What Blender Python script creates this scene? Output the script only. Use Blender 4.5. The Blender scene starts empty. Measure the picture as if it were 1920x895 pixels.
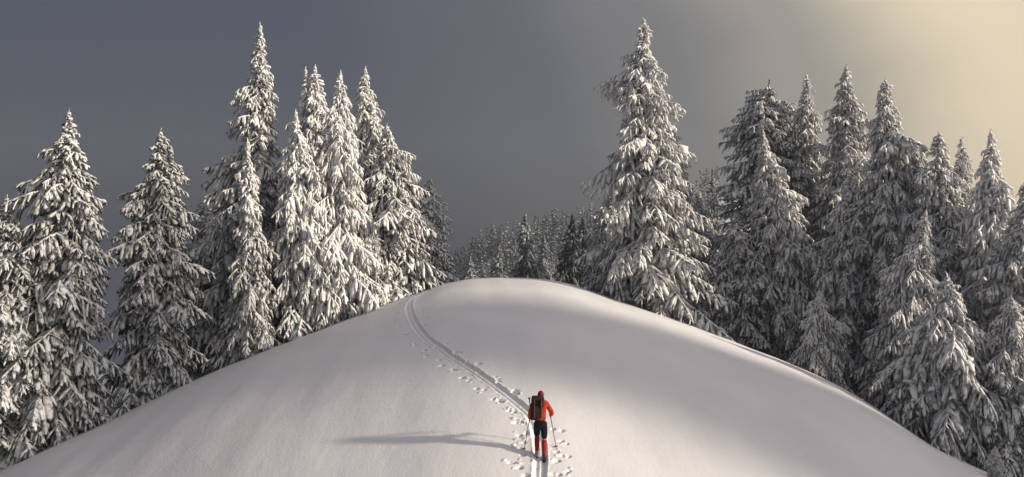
import bpy, math, random
import numpy as np
from mathutils import Vector, Matrix, Quaternion

C = bpy.context.scene.collection
sc = bpy.context.scene
R = math.radians

# ------------------------------------------------------------------ camera, sky, sun, exposure
FPX = 1450.0                       # focal length in pixels of the 1920 px wide picture
cam_data = bpy.data.cameras.new('camera')
cam = bpy.data.objects.new('camera', cam_data); C.objects.link(cam)
cam_data.sensor_width = 36.0
cam_data.lens = FPX / 1920 * 36
cam_data.clip_start = 0.1; cam_data.clip_end = 5000
cam.location = (0, 0, 0); cam.rotation_euler = (R(90), 0, 0)
sc.camera = cam

SUN_AZ, SUN_EL = 107.0, 16.0       # degrees, azimuth from +Y towards +X
S = Vector((math.sin(R(SUN_AZ)) * math.cos(R(SUN_EL)), math.cos(R(SUN_AZ)) * math.cos(R(SUN_EL)), math.sin(R(SUN_EL))))

world = bpy.data.worlds.new('World'); sc.world = world; world.use_nodes = True
nt = world.node_tree; N = nt.nodes; L = nt.links
N.clear()
out = N.new('ShaderNodeOutputWorld')
tc = N.new('ShaderNodeTexCoord')
dot = N.new('ShaderNodeVectorMath'); dot.operation = 'DOT_PRODUCT'
G = Vector((math.sin(R(84)) * math.cos(R(24)), math.cos(R(84)) * math.cos(R(24)), math.sin(R(24))))   # middle of the glow in the cloud
dot.inputs[1].default_value = G
L.new(tc.outputs['Generated'], dot.inputs[0])
ns = N.new('ShaderNodeTexNoise'); ns.inputs['Scale'].default_value = 2.6; ns.inputs['Detail'].default_value = 4
mpn = N.new('ShaderNodeMapping'); mpn.inputs['Scale'].default_value = (1, 1, 2.2)
L.new(tc.outputs['Generated'], mpn.inputs['Vector']); L.new(mpn.outputs['Vector'], ns.inputs['Vector'])
ma = N.new('ShaderNodeMath'); ma.operation = 'MULTIPLY_ADD'; ma.inputs[1].default_value = 0.12; ma.inputs[2].default_value = -0.042
L.new(ns.outputs['Fac'], ma.inputs[0])
ad = N.new('ShaderNodeMath'); ad.operation = 'ADD'
L.new(dot.outputs['Value'], ad.inputs[0]); L.new(ma.outputs[0], ad.inputs[1])
mr = N.new('ShaderNodeMapRange'); mr.inputs['From Min'].default_value = -1; mr.inputs['From Max'].default_value = 1
L.new(ad.outputs[0], mr.inputs['Value'])
ramp = N.new('ShaderNodeValToRGB'); ramp.color_ramp.interpolation = 'EASE'
L.new(mr.outputs['Result'], ramp.inputs['Fac'])
SKY = [(-1.0, (.072, .081, .108)), (-.45, (.054, .059, .077)), (-.05, (.061, .065, .081)), (.20, (.097, .097, .106)),
       (.36, (.168, .161, .152)), (.50, (.31, .28, .23)), (.64, (.80, .665, .44)), (.80, (.50, .46, .42)), (1.0, (.50, .48, .48))]
el = ramp.color_ramp.elements
for i, (c, col) in enumerate(SKY):
    p = (c + 1) / 2
    e = el[i] if i < 2 else el.new(p)
    e.position = p; e.color = (*col, 1)
# the cloud is a little brighter overhead than low down
sep = N.new('ShaderNodeSeparateXYZ'); L.new(tc.outputs['Generated'], sep.inputs[0])
up = N.new('ShaderNodeMapRange'); up.inputs['From Min'].default_value = -.05; up.inputs['From Max'].default_value = 1
up.inputs['To Min'].default_value = 0; up.inputs['To Max'].default_value = 1
L.new(sep.outputs['Z'], up.inputs['Value'])
mul = N.new('ShaderNodeVectorMath'); mul.operation = 'MULTIPLY'
upr = N.new('ShaderNodeValToRGB'); upr.color_ramp.elements[0].color = (.88, .88, .88, 1); upr.color_ramp.elements[1].color = (1.40, 1.46, 1.78, 1)
upr.color_ramp.elements[0].position = .12
L.new(up.outputs['Result'], upr.inputs['Fac'])
L.new(ramp.outputs['Color'], mul.inputs[0]); L.new(upr.outputs['Color'], mul.inputs[1])
bg1 = N.new('ShaderNodeBackground'); bg1.inputs['Strength'].default_value = 1.0
L.new(mul.outputs[0], bg1.inputs['Color'])
nish = N.new('ShaderNodeTexSky'); nish.sky_type = 'NISHITA'; nish.sun_disc = False
nish.sun_elevation = R(SUN_EL); nish.sun_rotation = R(SUN_AZ); nish.dust_density = 4
bg2 = N.new('ShaderNodeBackground'); bg2.inputs['Strength'].default_value = 0.010
L.new(nish.outputs[0], bg2.inputs['Color'])
ash = N.new('ShaderNodeAddShader'); L.new(bg1.outputs[0], ash.inputs[0]); L.new(bg2.outputs[0], ash.inputs[1])
L.new(ash.outputs[0], out.inputs['Surface'])

sun_d = bpy.data.lights.new('sun', 'SUN'); sun_d.energy = 5.0; sun_d.angle = R(2.4); sun_d.color = (1.0, .87, .69)
sun = bpy.data.objects.new('sun', sun_d); C.objects.link(sun)
sun.rotation_mode = 'QUATERNION'; sun.rotation_quaternion = S.to_track_quat('Z', 'Y')

sc.view_settings.view_transform = 'Standard'; sc.view_settings.look = 'None'
sc.view_settings.exposure = 0; sc.view_settings.gamma = 1; sc.view_settings.use_curve_mapping = False
sc.render.engine = 'CYCLES'
sc.cycles.use_denoising = True
sc.cycles.max_bounces = 6; sc.cycles.diffuse_bounces = 2; sc.cycles.transparent_max_bounces = 4; sc.cycles.volume_bounces = 1
sc.cycles.sample_clamp_indirect = 6

HAZE_DENSITY = 0.00038
GX = 460.0                          # half extent of the ground

# ------------------------------------------------------------------ helpers
def tag(o, label=None, cat=None, group=None, kind=None):
    if label: o['label'] = label
    if cat: o['category'] = cat
    if group: o['group'] = group
    if kind: o['kind'] = kind
    return o

def mesh_np(name, V, F, mats, smooth=True, mat_idx=None, normals=None):
    """V (n,3), F (m,k) with one k for all faces."""
    V = np.ascontiguousarray(V, dtype=np.float32); F = np.ascontiguousarray(F, dtype=np.int32)
    k = F.shape[1]
    me = bpy.data.meshes.new(name)
    me.vertices.add(len(V)); me.vertices.foreach_set('co', V.ravel())
    me.loops.add(F.size); me.loops.foreach_set('vertex_index', F.ravel())
    me.polygons.add(len(F)); me.polygons.foreach_set('loop_start', np.arange(0, F.size, k, dtype=np.int32))
    try: me.polygons.foreach_set('loop_total', np.full(len(F), k, dtype=np.int32))
    except Exception: pass
    me.polygons.foreach_set('use_smooth', np.full(len(F), smooth, dtype=bool))
    if mat_idx is not None: me.polygons.foreach_set('material_index', np.ascontiguousarray(mat_idx, dtype=np.int32))
    for m in mats: me.materials.append(m)
    me.update(calc_edges=True)
    if normals is not None:
        me.normals_split_custom_set_from_vertices(np.asarray(normals, dtype=np.float32))
    return me

def set_rime(me, vals):
    a = me.attributes.new('rime', 'FLOAT', 'POINT'); a.data.foreach_set('value', np.ascontiguousarray(vals, dtype=np.float32))
    return me

def obj(name, me, parent=None, loc=None):
    o = bpy.data.objects.new(name, me); C.objects.link(o)
    if parent is not None: o.parent = parent
    if loc is not None: o.location = loc
    return o

def empty(name, loc=(0, 0, 0), rz=0.0):
    o = bpy.data.objects.new(name, None); C.objects.link(o); o.location = loc; o.rotation_euler = (0, 0, rz)
    o.empty_display_size = .3
    return o

def mat(name, base=(.5, .5, .5), rough=.7, spec=.3):
    m = bpy.data.materials.new(name); m.use_nodes = True
    b = m.node_tree.nodes['Principled BSDF']
    b.inputs['Base Color'].default_value = (*base, 1); b.inputs['Roughness'].default_value = rough
    b.inputs['Specular IOR Level'].default_value = spec
    return m, m.node_tree, b

def noise_col(nt, b, c1, c2, scale, detail=4, lo=.35, hi=.65, coord='Object', mapscale=None):
    tc = nt.nodes.new('ShaderNodeTexCoord'); n = nt.nodes.new('ShaderNodeTexNoise')
    n.inputs['Scale'].default_value = scale; n.inputs['Detail'].default_value = detail
    if mapscale:
        mp = nt.nodes.new('ShaderNodeMapping'); mp.inputs['Scale'].default_value = mapscale
        nt.links.new(tc.outputs[coord], mp.inputs['Vector']); nt.links.new(mp.outputs['Vector'], n.inputs['Vector'])
    else: nt.links.new(tc.outputs[coord], n.inputs['Vector'])
    r = nt.nodes.new('ShaderNodeValToRGB'); r.color_ramp.elements[0].position = lo; r.color_ramp.elements[1].position = hi
    r.color_ramp.elements[0].color = (*c1, 1); r.color_ramp.elements[1].color = (*c2, 1)
    nt.links.new(n.outputs['Fac'], r.inputs['Fac'])
    if b is not None: nt.links.new(r.outputs['Color'], b.inputs['Base Color'])
    return tc, n, r

def bump(nt, b, tc, scale, strength, dist=.02, detail=4, coord='Object', mapscale=None, prev=None):
    n = nt.nodes.new('ShaderNodeTexNoise'); n.inputs['Scale'].default_value = scale; n.inputs['Detail'].default_value = detail
    if mapscale:
        mp = nt.nodes.new('ShaderNodeMapping'); mp.inputs['Scale'].default_value = mapscale
        nt.links.new(tc.outputs[coord], mp.inputs['Vector']); nt.links.new(mp.outputs['Vector'], n.inputs['Vector'])
    else: nt.links.new(tc.outputs[coord], n.inputs['Vector'])
    bp = nt.nodes.new('ShaderNodeBump'); bp.inputs['Strength'].default_value = strength; bp.inputs['Distance'].default_value = dist
    nt.links.new(n.outputs['Fac'], bp.inputs['Height'])
    if prev is not None: nt.links.new(prev.outputs['Normal'], bp.inputs['Normal'])
    nt.links.new(bp.outputs['Normal'], b.inputs['Normal'])
    return bp

# ------------------------------------------------------------------ materials
M_snow, nt_, b_ = mat('settled_snow', (.84, .84, .86), .55, .25)
tc_, n_, r_ = noise_col(nt_, b_, (.80, .795, .82), (.87, .865, .88), .35, 6, .3, .7)
bp_ = bump(nt_, b_, tc_, 1.4, .40, .05, 6, mapscale=(1, .35, 1))
bump(nt_, b_, tc_, 14, .35, .02, 5, prev=bp_)

M_frost, nt_, b_ = mat('snow_on_boughs', (.85, .85, .87), .6, .2)
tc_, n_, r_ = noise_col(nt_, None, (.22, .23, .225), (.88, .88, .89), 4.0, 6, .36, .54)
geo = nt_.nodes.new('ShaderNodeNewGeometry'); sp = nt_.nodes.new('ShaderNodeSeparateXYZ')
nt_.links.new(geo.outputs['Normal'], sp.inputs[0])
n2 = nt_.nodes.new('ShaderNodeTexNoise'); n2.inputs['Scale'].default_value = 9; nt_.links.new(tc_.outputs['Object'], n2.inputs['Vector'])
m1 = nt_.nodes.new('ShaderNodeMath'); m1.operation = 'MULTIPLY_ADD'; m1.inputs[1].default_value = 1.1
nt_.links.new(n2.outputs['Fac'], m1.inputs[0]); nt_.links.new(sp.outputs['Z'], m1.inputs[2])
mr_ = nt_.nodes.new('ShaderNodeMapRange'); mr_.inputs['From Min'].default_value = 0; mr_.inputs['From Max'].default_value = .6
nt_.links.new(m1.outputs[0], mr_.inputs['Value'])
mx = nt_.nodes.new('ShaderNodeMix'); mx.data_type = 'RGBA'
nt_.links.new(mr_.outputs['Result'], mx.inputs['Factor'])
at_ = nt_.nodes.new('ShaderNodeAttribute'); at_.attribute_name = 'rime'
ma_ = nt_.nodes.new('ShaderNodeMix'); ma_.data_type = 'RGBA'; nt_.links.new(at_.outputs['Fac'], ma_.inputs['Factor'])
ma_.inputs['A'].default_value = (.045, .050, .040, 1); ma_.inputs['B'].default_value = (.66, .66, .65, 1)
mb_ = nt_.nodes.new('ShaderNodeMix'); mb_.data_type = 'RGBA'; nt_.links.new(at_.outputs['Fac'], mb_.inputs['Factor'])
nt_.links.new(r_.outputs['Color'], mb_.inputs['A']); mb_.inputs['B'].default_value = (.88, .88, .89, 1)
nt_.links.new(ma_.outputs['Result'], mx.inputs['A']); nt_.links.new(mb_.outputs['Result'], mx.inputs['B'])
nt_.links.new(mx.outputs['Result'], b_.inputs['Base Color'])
bump(nt_, b_, tc_, 22, .5, .03, 4)

M_needle, nt_, b_ = mat('frosted_needles', (.1, .11, .08), .8, .2)
tc_, n_, r_ = noise_col(nt_, None, (.016, .020, .014), (.22, .22, .215), 2.0, 6, .42, .70)
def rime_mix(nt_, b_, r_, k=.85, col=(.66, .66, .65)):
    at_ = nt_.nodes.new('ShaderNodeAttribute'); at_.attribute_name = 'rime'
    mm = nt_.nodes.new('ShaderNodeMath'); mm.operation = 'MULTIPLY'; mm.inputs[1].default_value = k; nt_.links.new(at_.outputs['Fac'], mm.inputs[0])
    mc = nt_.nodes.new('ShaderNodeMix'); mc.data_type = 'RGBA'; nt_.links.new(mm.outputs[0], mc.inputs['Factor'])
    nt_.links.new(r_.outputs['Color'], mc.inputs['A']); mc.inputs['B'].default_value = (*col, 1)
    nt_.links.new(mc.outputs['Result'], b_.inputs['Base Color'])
rime_mix(nt_, b_, r_)
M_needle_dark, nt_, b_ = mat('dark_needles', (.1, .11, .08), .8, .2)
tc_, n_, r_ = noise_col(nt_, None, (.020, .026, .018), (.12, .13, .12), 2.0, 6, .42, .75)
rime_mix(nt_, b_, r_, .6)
M_rime_shaded, nt_, b_ = mat('shaded_thin_rime', (.3, .31, .32), .7, .2)  # thin rime on far trees, its colour darkened for cloud shade on the hill
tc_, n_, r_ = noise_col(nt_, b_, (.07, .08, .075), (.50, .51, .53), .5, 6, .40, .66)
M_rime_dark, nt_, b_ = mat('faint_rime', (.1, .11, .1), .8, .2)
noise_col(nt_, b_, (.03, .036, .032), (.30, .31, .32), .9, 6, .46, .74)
M_bark, nt_, b_ = mat('spruce_bark', (.1, .07, .05), .9, .1)
tc_, n_, r_ = noise_col(nt_, b_, (.045, .032, .025), (.13, .10, .08), 6, 6, mapscale=(1, 1, .25))
bump(nt_, b_, tc_, 14, .8, .03)

# ------------------------------------------------------------------ terrain
SIL = np.array([(-700, 1260), (-345, 1075), (0, 880), (100, 833), (200, 790), (290, 748), (380, 706), (460, 672), (530, 645), (610, 614), (700, 580),
                (770, 553), (840, 530), (895, 522), (950, 520), (1010, 522), (1060, 530), (1110, 546), (1170, 566), (1240, 590), (1350, 630), (1430, 662), (1500, 690),
                (1570, 722), (1640, 763), (1690, 797), (1740, 832), (1800, 863), (1880, 897), (2100, 990), (2600, 1200)], float)
_t = np.linspace(-1.15, 1.15, 2301)
_s = np.interp(_t, (SIL[:, 0] - 960) / FPX, (SIL[:, 1] - 447.5) / FPX)
for _ in range(3):
    w = 21; _p = np.pad(_s, w // 2, mode='reflect', reflect_type='odd'); _s = np.convolve(_p, np.ones(w) / w, 'valid')
_K = (_s + .5209) ** 2 / 54.8

_ht = np.linspace(-1.2, 1.2, 481); _hv = np.interp(_ht, [-.5, -.2, -.1, -.075, -.014, .03, .10, .18, .255, .5, 1.0], [-75, -62, -24, -14, -4, -1, 2, 10, 18, 19, 6])
for _ in range(3): _hv = np.convolve(np.pad(_hv, 4, mode='edge'), np.ones(9) / 9, 'valid')

def smax(a, b, k):
    m = np.maximum(a, b)
    return m + k * np.log(np.exp((a - m) / k) + np.exp((b - m) / k))

def terrain(x, y):
    x = np.asarray(x, float); y = np.asarray(y, float)
    yy = np.maximum(y, .5)
    K = np.interp(x / yy, _t, _K)
    q = K * yy * yy
    dome = -13.7 + .5209 * yy - q
    # soften the fall beyond the knoll into an even slope
    far = np.maximum(yy - 75, 0)
    dome = np.maximum(dome, -22 - .55 * far - .15 * np.maximum(np.abs(x) - 30, 0))
    r = np.hypot(x, np.maximum(y, 0))
    near = -1.7 - .55 * r - .08 * np.maximum(-y, 0)
    sh = np.minimum(-4.9 + .19 * (x - 10), -1.5) - .0045 * (y - 88) ** 2
    # wooded hill in the distance, rising to the right
    t = x / np.maximum(yy, 60)
    top = np.interp(t, _ht, _hv)
    hill = top - 62 * (1 - np.exp(-((y - 330) / 120) ** 2))
    z = smax(dome, near, .5)
    z = z + 30 * np.exp(-((x - 78) / 20) ** 2 - ((y - 7) / 13) ** 2)      # unseen rise off to the right, added to lift the shade-casting spruces
    z = smax(z, sh, .5)
    z = smax(z, hill, 1.5)
    z = np.maximum(z, -120.0)
    # wind relief
    z = z + .025 * np.sin(x * .9 + .35 * y) * np.sin(y * .55 - .2 * x + 1) + .012 * np.sin(2.3 * x + 1.1 * y + 2) * np.sin(.8 * y - 1.3 * x)
    return z

def at(u, v, y0=14.0, y1=60.0):
    """first point of the knoll along the line of sight through photo pixel (u, v)"""
    t = (u - 960) / FPX; s = (v - 447.5) / FPX
    ys = np.arange(y0, y1, .05); g = terrain(t * ys, ys) + s * ys
    i = np.argmax(g > 0) if (g > 0).any() else np.argmax(g)
    y = ys[i]
    return np.array([t * y, y, float(terrain(t * y, y))])

# --- track centre line (found in the photograph, laid on the snow)
TRK = [(1008, 990), (1010, 940), (1011, 897), (1013, 862), (1012, 835), (1006, 806), (994, 778), (960, 748), (921, 718), (892, 698), (864, 680), (840, 664), (821, 650), (805, 639), (792, 627), (780, 611), (772, 596), (767, 580),
       (768, 570), (776, 560), (794, 549), (815, 538), (838, 530)]
P = np.array([at(u, v, 11)[:2] for u, v in TRK])
P = np.vstack([P, P[-1] + (P[-1] - P[-2]) * 1.2, P[-1] + (P[-1] - P[-2]) * 3])
def catmull(P, n=40):
    Q = np.vstack([2 * P[0] - P[1], P, 2 * P[-1] - P[-2]]); o = []
    for i in range(1, len(Q) - 2):
        t = np.linspace(0, 1, n, endpoint=False)[:, None]
        a, b, c, d = Q[i - 1], Q[i], Q[i + 1], Q[i + 2]
        o.append(.5 * ((2 * b) + (-a + c) * t + (2 * a - 5 * b + 4 * c - d) * t ** 2 + (-a + 3 * b - 3 * c + d) * t ** 3))
    return np.vstack(o)
PATH = catmull(P)
for _ in range(6): PATH[1:-1] = (PATH[:-2] + PATH[1:-1] * 2 + PATH[2:]) / 4
seg = np.r_[0, np.cumsum(np.hypot(*np.diff(PATH, axis=0).T))]
ss = np.arange(0, seg[-1], .06)
PATH = np.c_[np.interp(ss, seg, PATH[:, 0]), np.interp(ss, seg, PATH[:, 1])]
TAN = np.gradient(PATH, axis=0); TAN /= np.linalg.norm(TAN, axis=1)[:, None]

c7 = [(70, 262), (65, 298), (85, 298), (85, 338), (105, 383), (125, 380), (172, 430), (178, 442), (228, 470), (238, 497), (310, 522), (325, 553), (385, 575), (400, 578), (437, 622), (475, 635), (520, 685), (560, 692), (610, 742),
      (655, 755), (697, 810), (727, 812), (730, 875), (770, 875), (190, 262), (205, 297), (235, 285), (215, 240), (225, 330), (305, 430), (350, 430), (400, 483), (430, 480), (460, 530), (530, 543), (540, 590), (625, 615), (635, 645), (730, 690), (740, 710)]
c6 = [(110, 325), (155, 340), (180, 425), (215, 430), (200, 535), (265, 525), (240, 600), (205, 650), (150, 775), (205, 810), (235, 710), (120, 770), (245, 885), (270, 885), (25, 235), (60, 250), (150, 165), (185, 180),
      (490, 485), (570, 495), (560, 585), (612, 615), (525, 680), (535, 760), (500, 765), (625, 720), (570, 715), (610, 860), (540, 880), (630, 840), (490, 880), (180, 150), (10, 50), (35, 75)]
PRINTS = [at(720 + a / 2.982, 500 + b / 2.982) for a, b in c7] + [at(930 + a / 4.59, 700 + b / 4.59) for a, b in c6]
PRINTS = np.array(PRINTS)[:, :2]
rp = np.random.default_rng(5)
PR = []
for p in PRINTS:
    d = p[1] / 20
    f = 1 + max(0, d - 1.1) * .7
    PR.append((p[0], p[1], rp.uniform(.04, .065) * f, -rp.uniform(.06, .10) * f))
    for _ in range(rp.integers(1, 3) if rp.random() < .6 else 0):
        a = rp.uniform(0, 2 * math.pi); q = rp.uniform(.09, .17)
        PR.append((p[0] + q * math.cos(a) - .05, p[1] + q * math.sin(a) * 1.4, rp.uniform(.025, .04) * f, rp.uniform(.025, .045) * f))
PR = np.array(PR)

def near_path(x, y):
    """signed side distance and index on the path"""
    n = len(x); d = np.empty(n); idx = np.empty(n, int)
    for a in range(0, n, 20000):
        dx = x[a:a + 20000, None] - PATH[None, :, 0]; dy = y[a:a + 20000, None] - PATH[None, :, 1]
        q = dx * dx + dy * dy; j = q.argmin(1); ii = np.arange(len(j))
        cr = TAN[j, 0] * dy[ii, j] - TAN[j, 1] * dx[ii, j]
        d[a:a + 20000] = np.sign(-cr) * np.sqrt(q[ii, j]); idx[a:a + 20000] = j
    return d, idx

def hash2(x, y, f, seed):
    """cheap smooth value noise"""
    xs = x * f + seed * 17.1; ys = y * f + seed * 9.7
    i = np.floor(xs); j = np.floor(ys); fx = xs - i; fy = ys - j
    fx = fx * fx * (3 - 2 * fx); fy = fy * fy * (3 - 2 * fy)
    def h(a, b): v = np.sin(a * 127.1 + b * 311.7 + seed) * 43758.5453; return v - np.floor(v)
    return (h(i, j) * (1 - fx) + h(i + 1, j) * fx) * (1 - fy) + (h(i, j + 1) * (1 - fx) + h(i + 1, j + 1) * fx) * fy - .5

def detail_h(x, y):
    d, j = near_path(x, y)
    e = hash2(x, y, 6, 1) * .05 + hash2(x, y, 15, 2) * .03
    a = np.abs(d + e * .5)
    tr = lambda q, w, s: 1 / (1 + np.exp((q - w) / s))
    h = -.048 * tr(a, .165, .008)                                   # trench
    h -= .030 * (tr(np.abs(d - .085), .042, .006) + tr(np.abs(d + .085), .042, .006))   # the two ski grooves
    h += .016 * np.exp(-((a - .20) / .028) ** 2) * (1 + 2 * hash2(x, y, 9, 3))          # loose edge
    h += .012 * hash2(x, y, 11, 4) * tr(a, .42, .06)
    for k in range(0, len(PR)):
        q = (x - PR[k, 0]) ** 2 + (y - PR[k, 1]) ** 2; m = q < .12
        if m.any():
            qq = q[m] * (1 + 1.2 * hash2(x[m], y[m], 14, 6)); h[m] += PR[k, 3] * np.exp(-(qq / PR[k, 2] ** 2) ** 1.3)
    return h

def terrain_full(x, y):
    return terrain(x, y) + detail_h(x, y)

ST = .4; SUB = 10
def lines(a, b, lo, hi):
    core = np.arange(a, b + 1e-6, ST); l = [a]; st = ST
    while l[-1] > lo: st = min(st * 1.17, 9); l.append(l[-1] - st)
    h = [core[-1]]; st = ST
    while h[-1] < hi: st = min(st * 1.17, 9); h.append(h[-1] + st)
    return np.r_[np.array(l[1:][::-1]), core, np.array(h[1:])], len(l) - 1, len(core)
XL, xi, xn = lines(-34.0, 34.0, -GX, GX)
YL, yi, yn = lines(10.0, 62.0, -60.0, GX)
GXX, GYY = np.meshgrid(XL, YL)
GZ = terrain(GXX.ravel(), GYY.ravel()).reshape(GXX.shape)
nx, ny = len(XL), len(YL)
cx = (XL[:-1] + XL[1:]) / 2; cy = (YL[:-1] + YL[1:]) / 2
CX, CY = np.meshgrid(cx, cy)
unif = np.zeros(CX.shape, bool); unif[yi:yi + yn - 1, xi:xi + xn - 1] = True
fine = np.zeros(CX.shape, bool)
jj, ii = np.nonzero(unif)
dd, _ = near_path(CX[jj, ii], CY[jj, ii])
near = np.abs(dd) < .95
pts = PRINTS
for k in range(len(pts)):
    near |= (np.abs(CX[jj, ii] - pts[k, 0]) < .45) & (np.abs(CY[jj, ii] - pts[k, 1]) < .45)
fine[jj[near], ii[near]] = True

def normals_of(fn, x, y, e):
    gx = (fn(x + e, y) - fn(x - e, y)) / (2 * e); gy = (fn(x, y + e) - fn(x, y - e)) / (2 * e)
    n = np.stack([-gx, -gy, np.ones_like(gx)], 1); return n / np.linalg.norm(n, axis=1)[:, None]

jj, ii = np.nonzero(~fine)
F = np.stack([jj * nx + ii, jj * nx + ii + 1, (jj + 1) * nx + ii + 1, (jj + 1) * nx + ii], 1)
V = np.stack([GXX.ravel(), GYY.ravel(), GZ.ravel()], 1)
ground = obj('snow_ground', mesh_np('snow_ground', V, F, [M_snow], normals=normals_of(terrain, V[:, 0], V[:, 1], .15)))
tag(ground, 'smooth rounded knoll of untouched snow', kind='structure')

# fine cells: the ski track and the prints beside it
jj, ii = np.nonzero(fine)
key = {}
fv = []
a = np.arange(SUB + 1)
gi = (ii[:, None, None] * SUB + a[None, None, :]) + np.zeros((1, SUB + 1, 1), int)
gj = (jj[:, None, None] * SUB + a[None, :, None]) + np.zeros((1, 1, SUB + 1), int)
W = nx * SUB + 1
code = (gj * W + gi)
uq, inv = np.unique(code.ravel(), return_inverse=True)
inv = inv.reshape(code.shape)
uj, ui = uq // W, uq % W
fx = XL[0] * 0 + np.interp(ui / SUB, np.arange(nx), XL); fy = np.interp(uj / SUB, np.arange(ny), YL)
fz = terrain_full(fx, fy)
# vertices on the rim of the fine area lie exactly on the coarse edges
finep = np.pad(fine, 1)
def isfine(j, i): return finep[j + 1, i + 1]
ci = ui // SUB; cj = uj // SUB; onx = ui % SUB == 0; ony = uj % SUB == 0
allf = np.ones(len(uq), bool)
for dj in (0, -1):
    for di in (0, -1):
        need = (onx | (di == 0)) & (ony | (dj == 0))
        allf &= ~need | isfine(np.clip(cj + dj, 0, ny - 2), np.clip(ci + di, 0, nx - 2))
rim = ~allf
ri, rj = ci[rim], cj[rim]; ax = (ui[rim] % SUB) / SUB; ay = (uj[rim] % SUB) / SUB
i2 = np.minimum(ri + 1, nx - 1); j2 = np.minimum(rj + 1, ny - 1)
fz[rim] = np.where(ax > 0, GZ[rj, ri] * (1 - ax) + GZ[rj, i2] * ax, GZ[rj, ri] * (1 - ay) + GZ[j2, ri] * ay)
nf = normals_of(terrain_full, fx, fy, .02)
nf[rim] = normals_of(terrain, fx[rim], fy[rim], .15)
F = np.stack([inv[:, :-1, :-1], inv[:, :-1, 1:], inv[:, 1:, 1:], inv[:, 1:, :-1]], -1).reshape(-1, 4)
trk = obj('ski_track', mesh_np('ski_track', np.stack([fx, fy, fz], 1), F, [M_snow], normals=nf))
tag(trk, 'ski track curving up the knoll with pole and foot prints beside it', kind='structure')

# ------------------------------------------------------------------ snow laden spruces
def crown_arrays(rng, H, z0, Rf, cen, dens=1.0, size=1.0, frame_cut=None, droop=1.0):
    """Rf(z, phi) crown radius; cen(z) -> (x,y) of the stem. Returns spray arrays."""
    Ps, Ds, Ls, Ws, Gs = [], [], [], [], []
    z = z0; phi = rng.uniform(0, 6.28)
    while z < H - .02:
        f = (z - z0) / (H - z0)
        phi += 2.39996 + rng.normal(0, .25)
        r0 = Rf(z, phi)
        Lb = Rf(max(z - .30 * r0 * droop, z0), phi) * rng.uniform(.82, 1.22)
        if rng.random() < .08: Lb *= 1.15
        if rng.random() < .10: Lb *= .6
        Lb = max(Lb - .10, .07)
        z += (.036 + .021 * r0) / dens * size
        cx_, cy_ = cen(z)
        cp, sp_ = math.cos(phi), math.sin(phi)
        rise = .25 * f + rng.normal(0, .07) + (.35 if f > .93 else 0)
        dr = (.72 - .25 * f) * rng.uniform(.8, 1.25) * droop / (1 + .10 * Lb)
        rad = np.array([cp, sp_, 0.]); tan = np.array([-sp_, cp, 0.])
        bend = rng.normal(0, .20)
        def spine(s):
            s = np.asarray(s)[:, None]
            up_ = .22 * np.maximum(s - .75, 0) * Lb * (1 - .3 * f)
            return np.array([cx_, cy_, z]) + rad * Lb * s + tan * bend * Lb * s * s + np.array([0, 0, 1.]) * (rise * Lb * s - dr * Lb * s * s + up_)
        # along the bough
        nb = max(1, int(round(Lb / (.42 * size))))
        e = np.linspace(0, 1, nb + 1); A = spine(e)
        for k in range(nb):
            if nb > 2 and k == 0 and rng.random() < .5: continue
            d = A[k + 1] - A[k]; l = np.linalg.norm(d)
            Ps.append(A[k]); Ds.append(d / l); Ls.append(l * 1.30); Ws.append((.075 + .035 * (1 - e[k])) * size * rng.uniform(.7, 1.3)); Gs.append(.12)
        # side sprays
        m = int(round(Lb / (.135 * size) * min(1, dens)))
        if m:
            s = np.linspace(.08, .98, m) + rng.normal(0, .02, m)
            B = spine(s); B2 = spine(s + .03); dirs = B2 - B; dirs /= np.linalg.norm(dirs, axis=1)[:, None]
            side = np.where(np.arange(m) % 2 == 0, 1., -1.)
            ang = np.radians(62 - 26 * s + rng.normal(0, 20, m)) * side
            lat = tan[None, :]
            D = dirs * np.cos(ang)[:, None] + lat * np.sin(ang)[:, None] + np.array([0, 0, -1.])[None] * (rng.uniform(.05, .45, m) * droop)[:, None]
            D /= np.linalg.norm(D, axis=1)[:, None]
            l = (min(.16, .07 + .3 * Lb) + .36 * Lb * (1 - s) ** .75 * np.minimum(1, .35 + 2.0 * s)) * rng.uniform(.7, 1.25, m)
            l = np.minimum(l, .95) * 1.0
            Ps += list(B); Ds += list(D); Ls += list(l); Ws += list((.040 + .105 * l) * size * np.exp(rng.normal(0, .38, m))); Gs += list(rng.uniform(.2, 1.35, m) * droop)
    # leader
    k = 5
    for i in range(k):
        zz = H - .75 + i * .18; c = cen(min(zz, H))
        Ps.append(np.array([c[0], c[1], zz])); Ds.append(np.array([rng.normal(0, .15), rng.normal(0, .15), 1.])); Ls.append(.30); Ws.append((.085 - .014 * i) * size ** .5); Gs.append(.0)
    return np.array(Ps), np.array(Ds), np.array(Ls), np.array(Ws), np.array(Gs)

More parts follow.
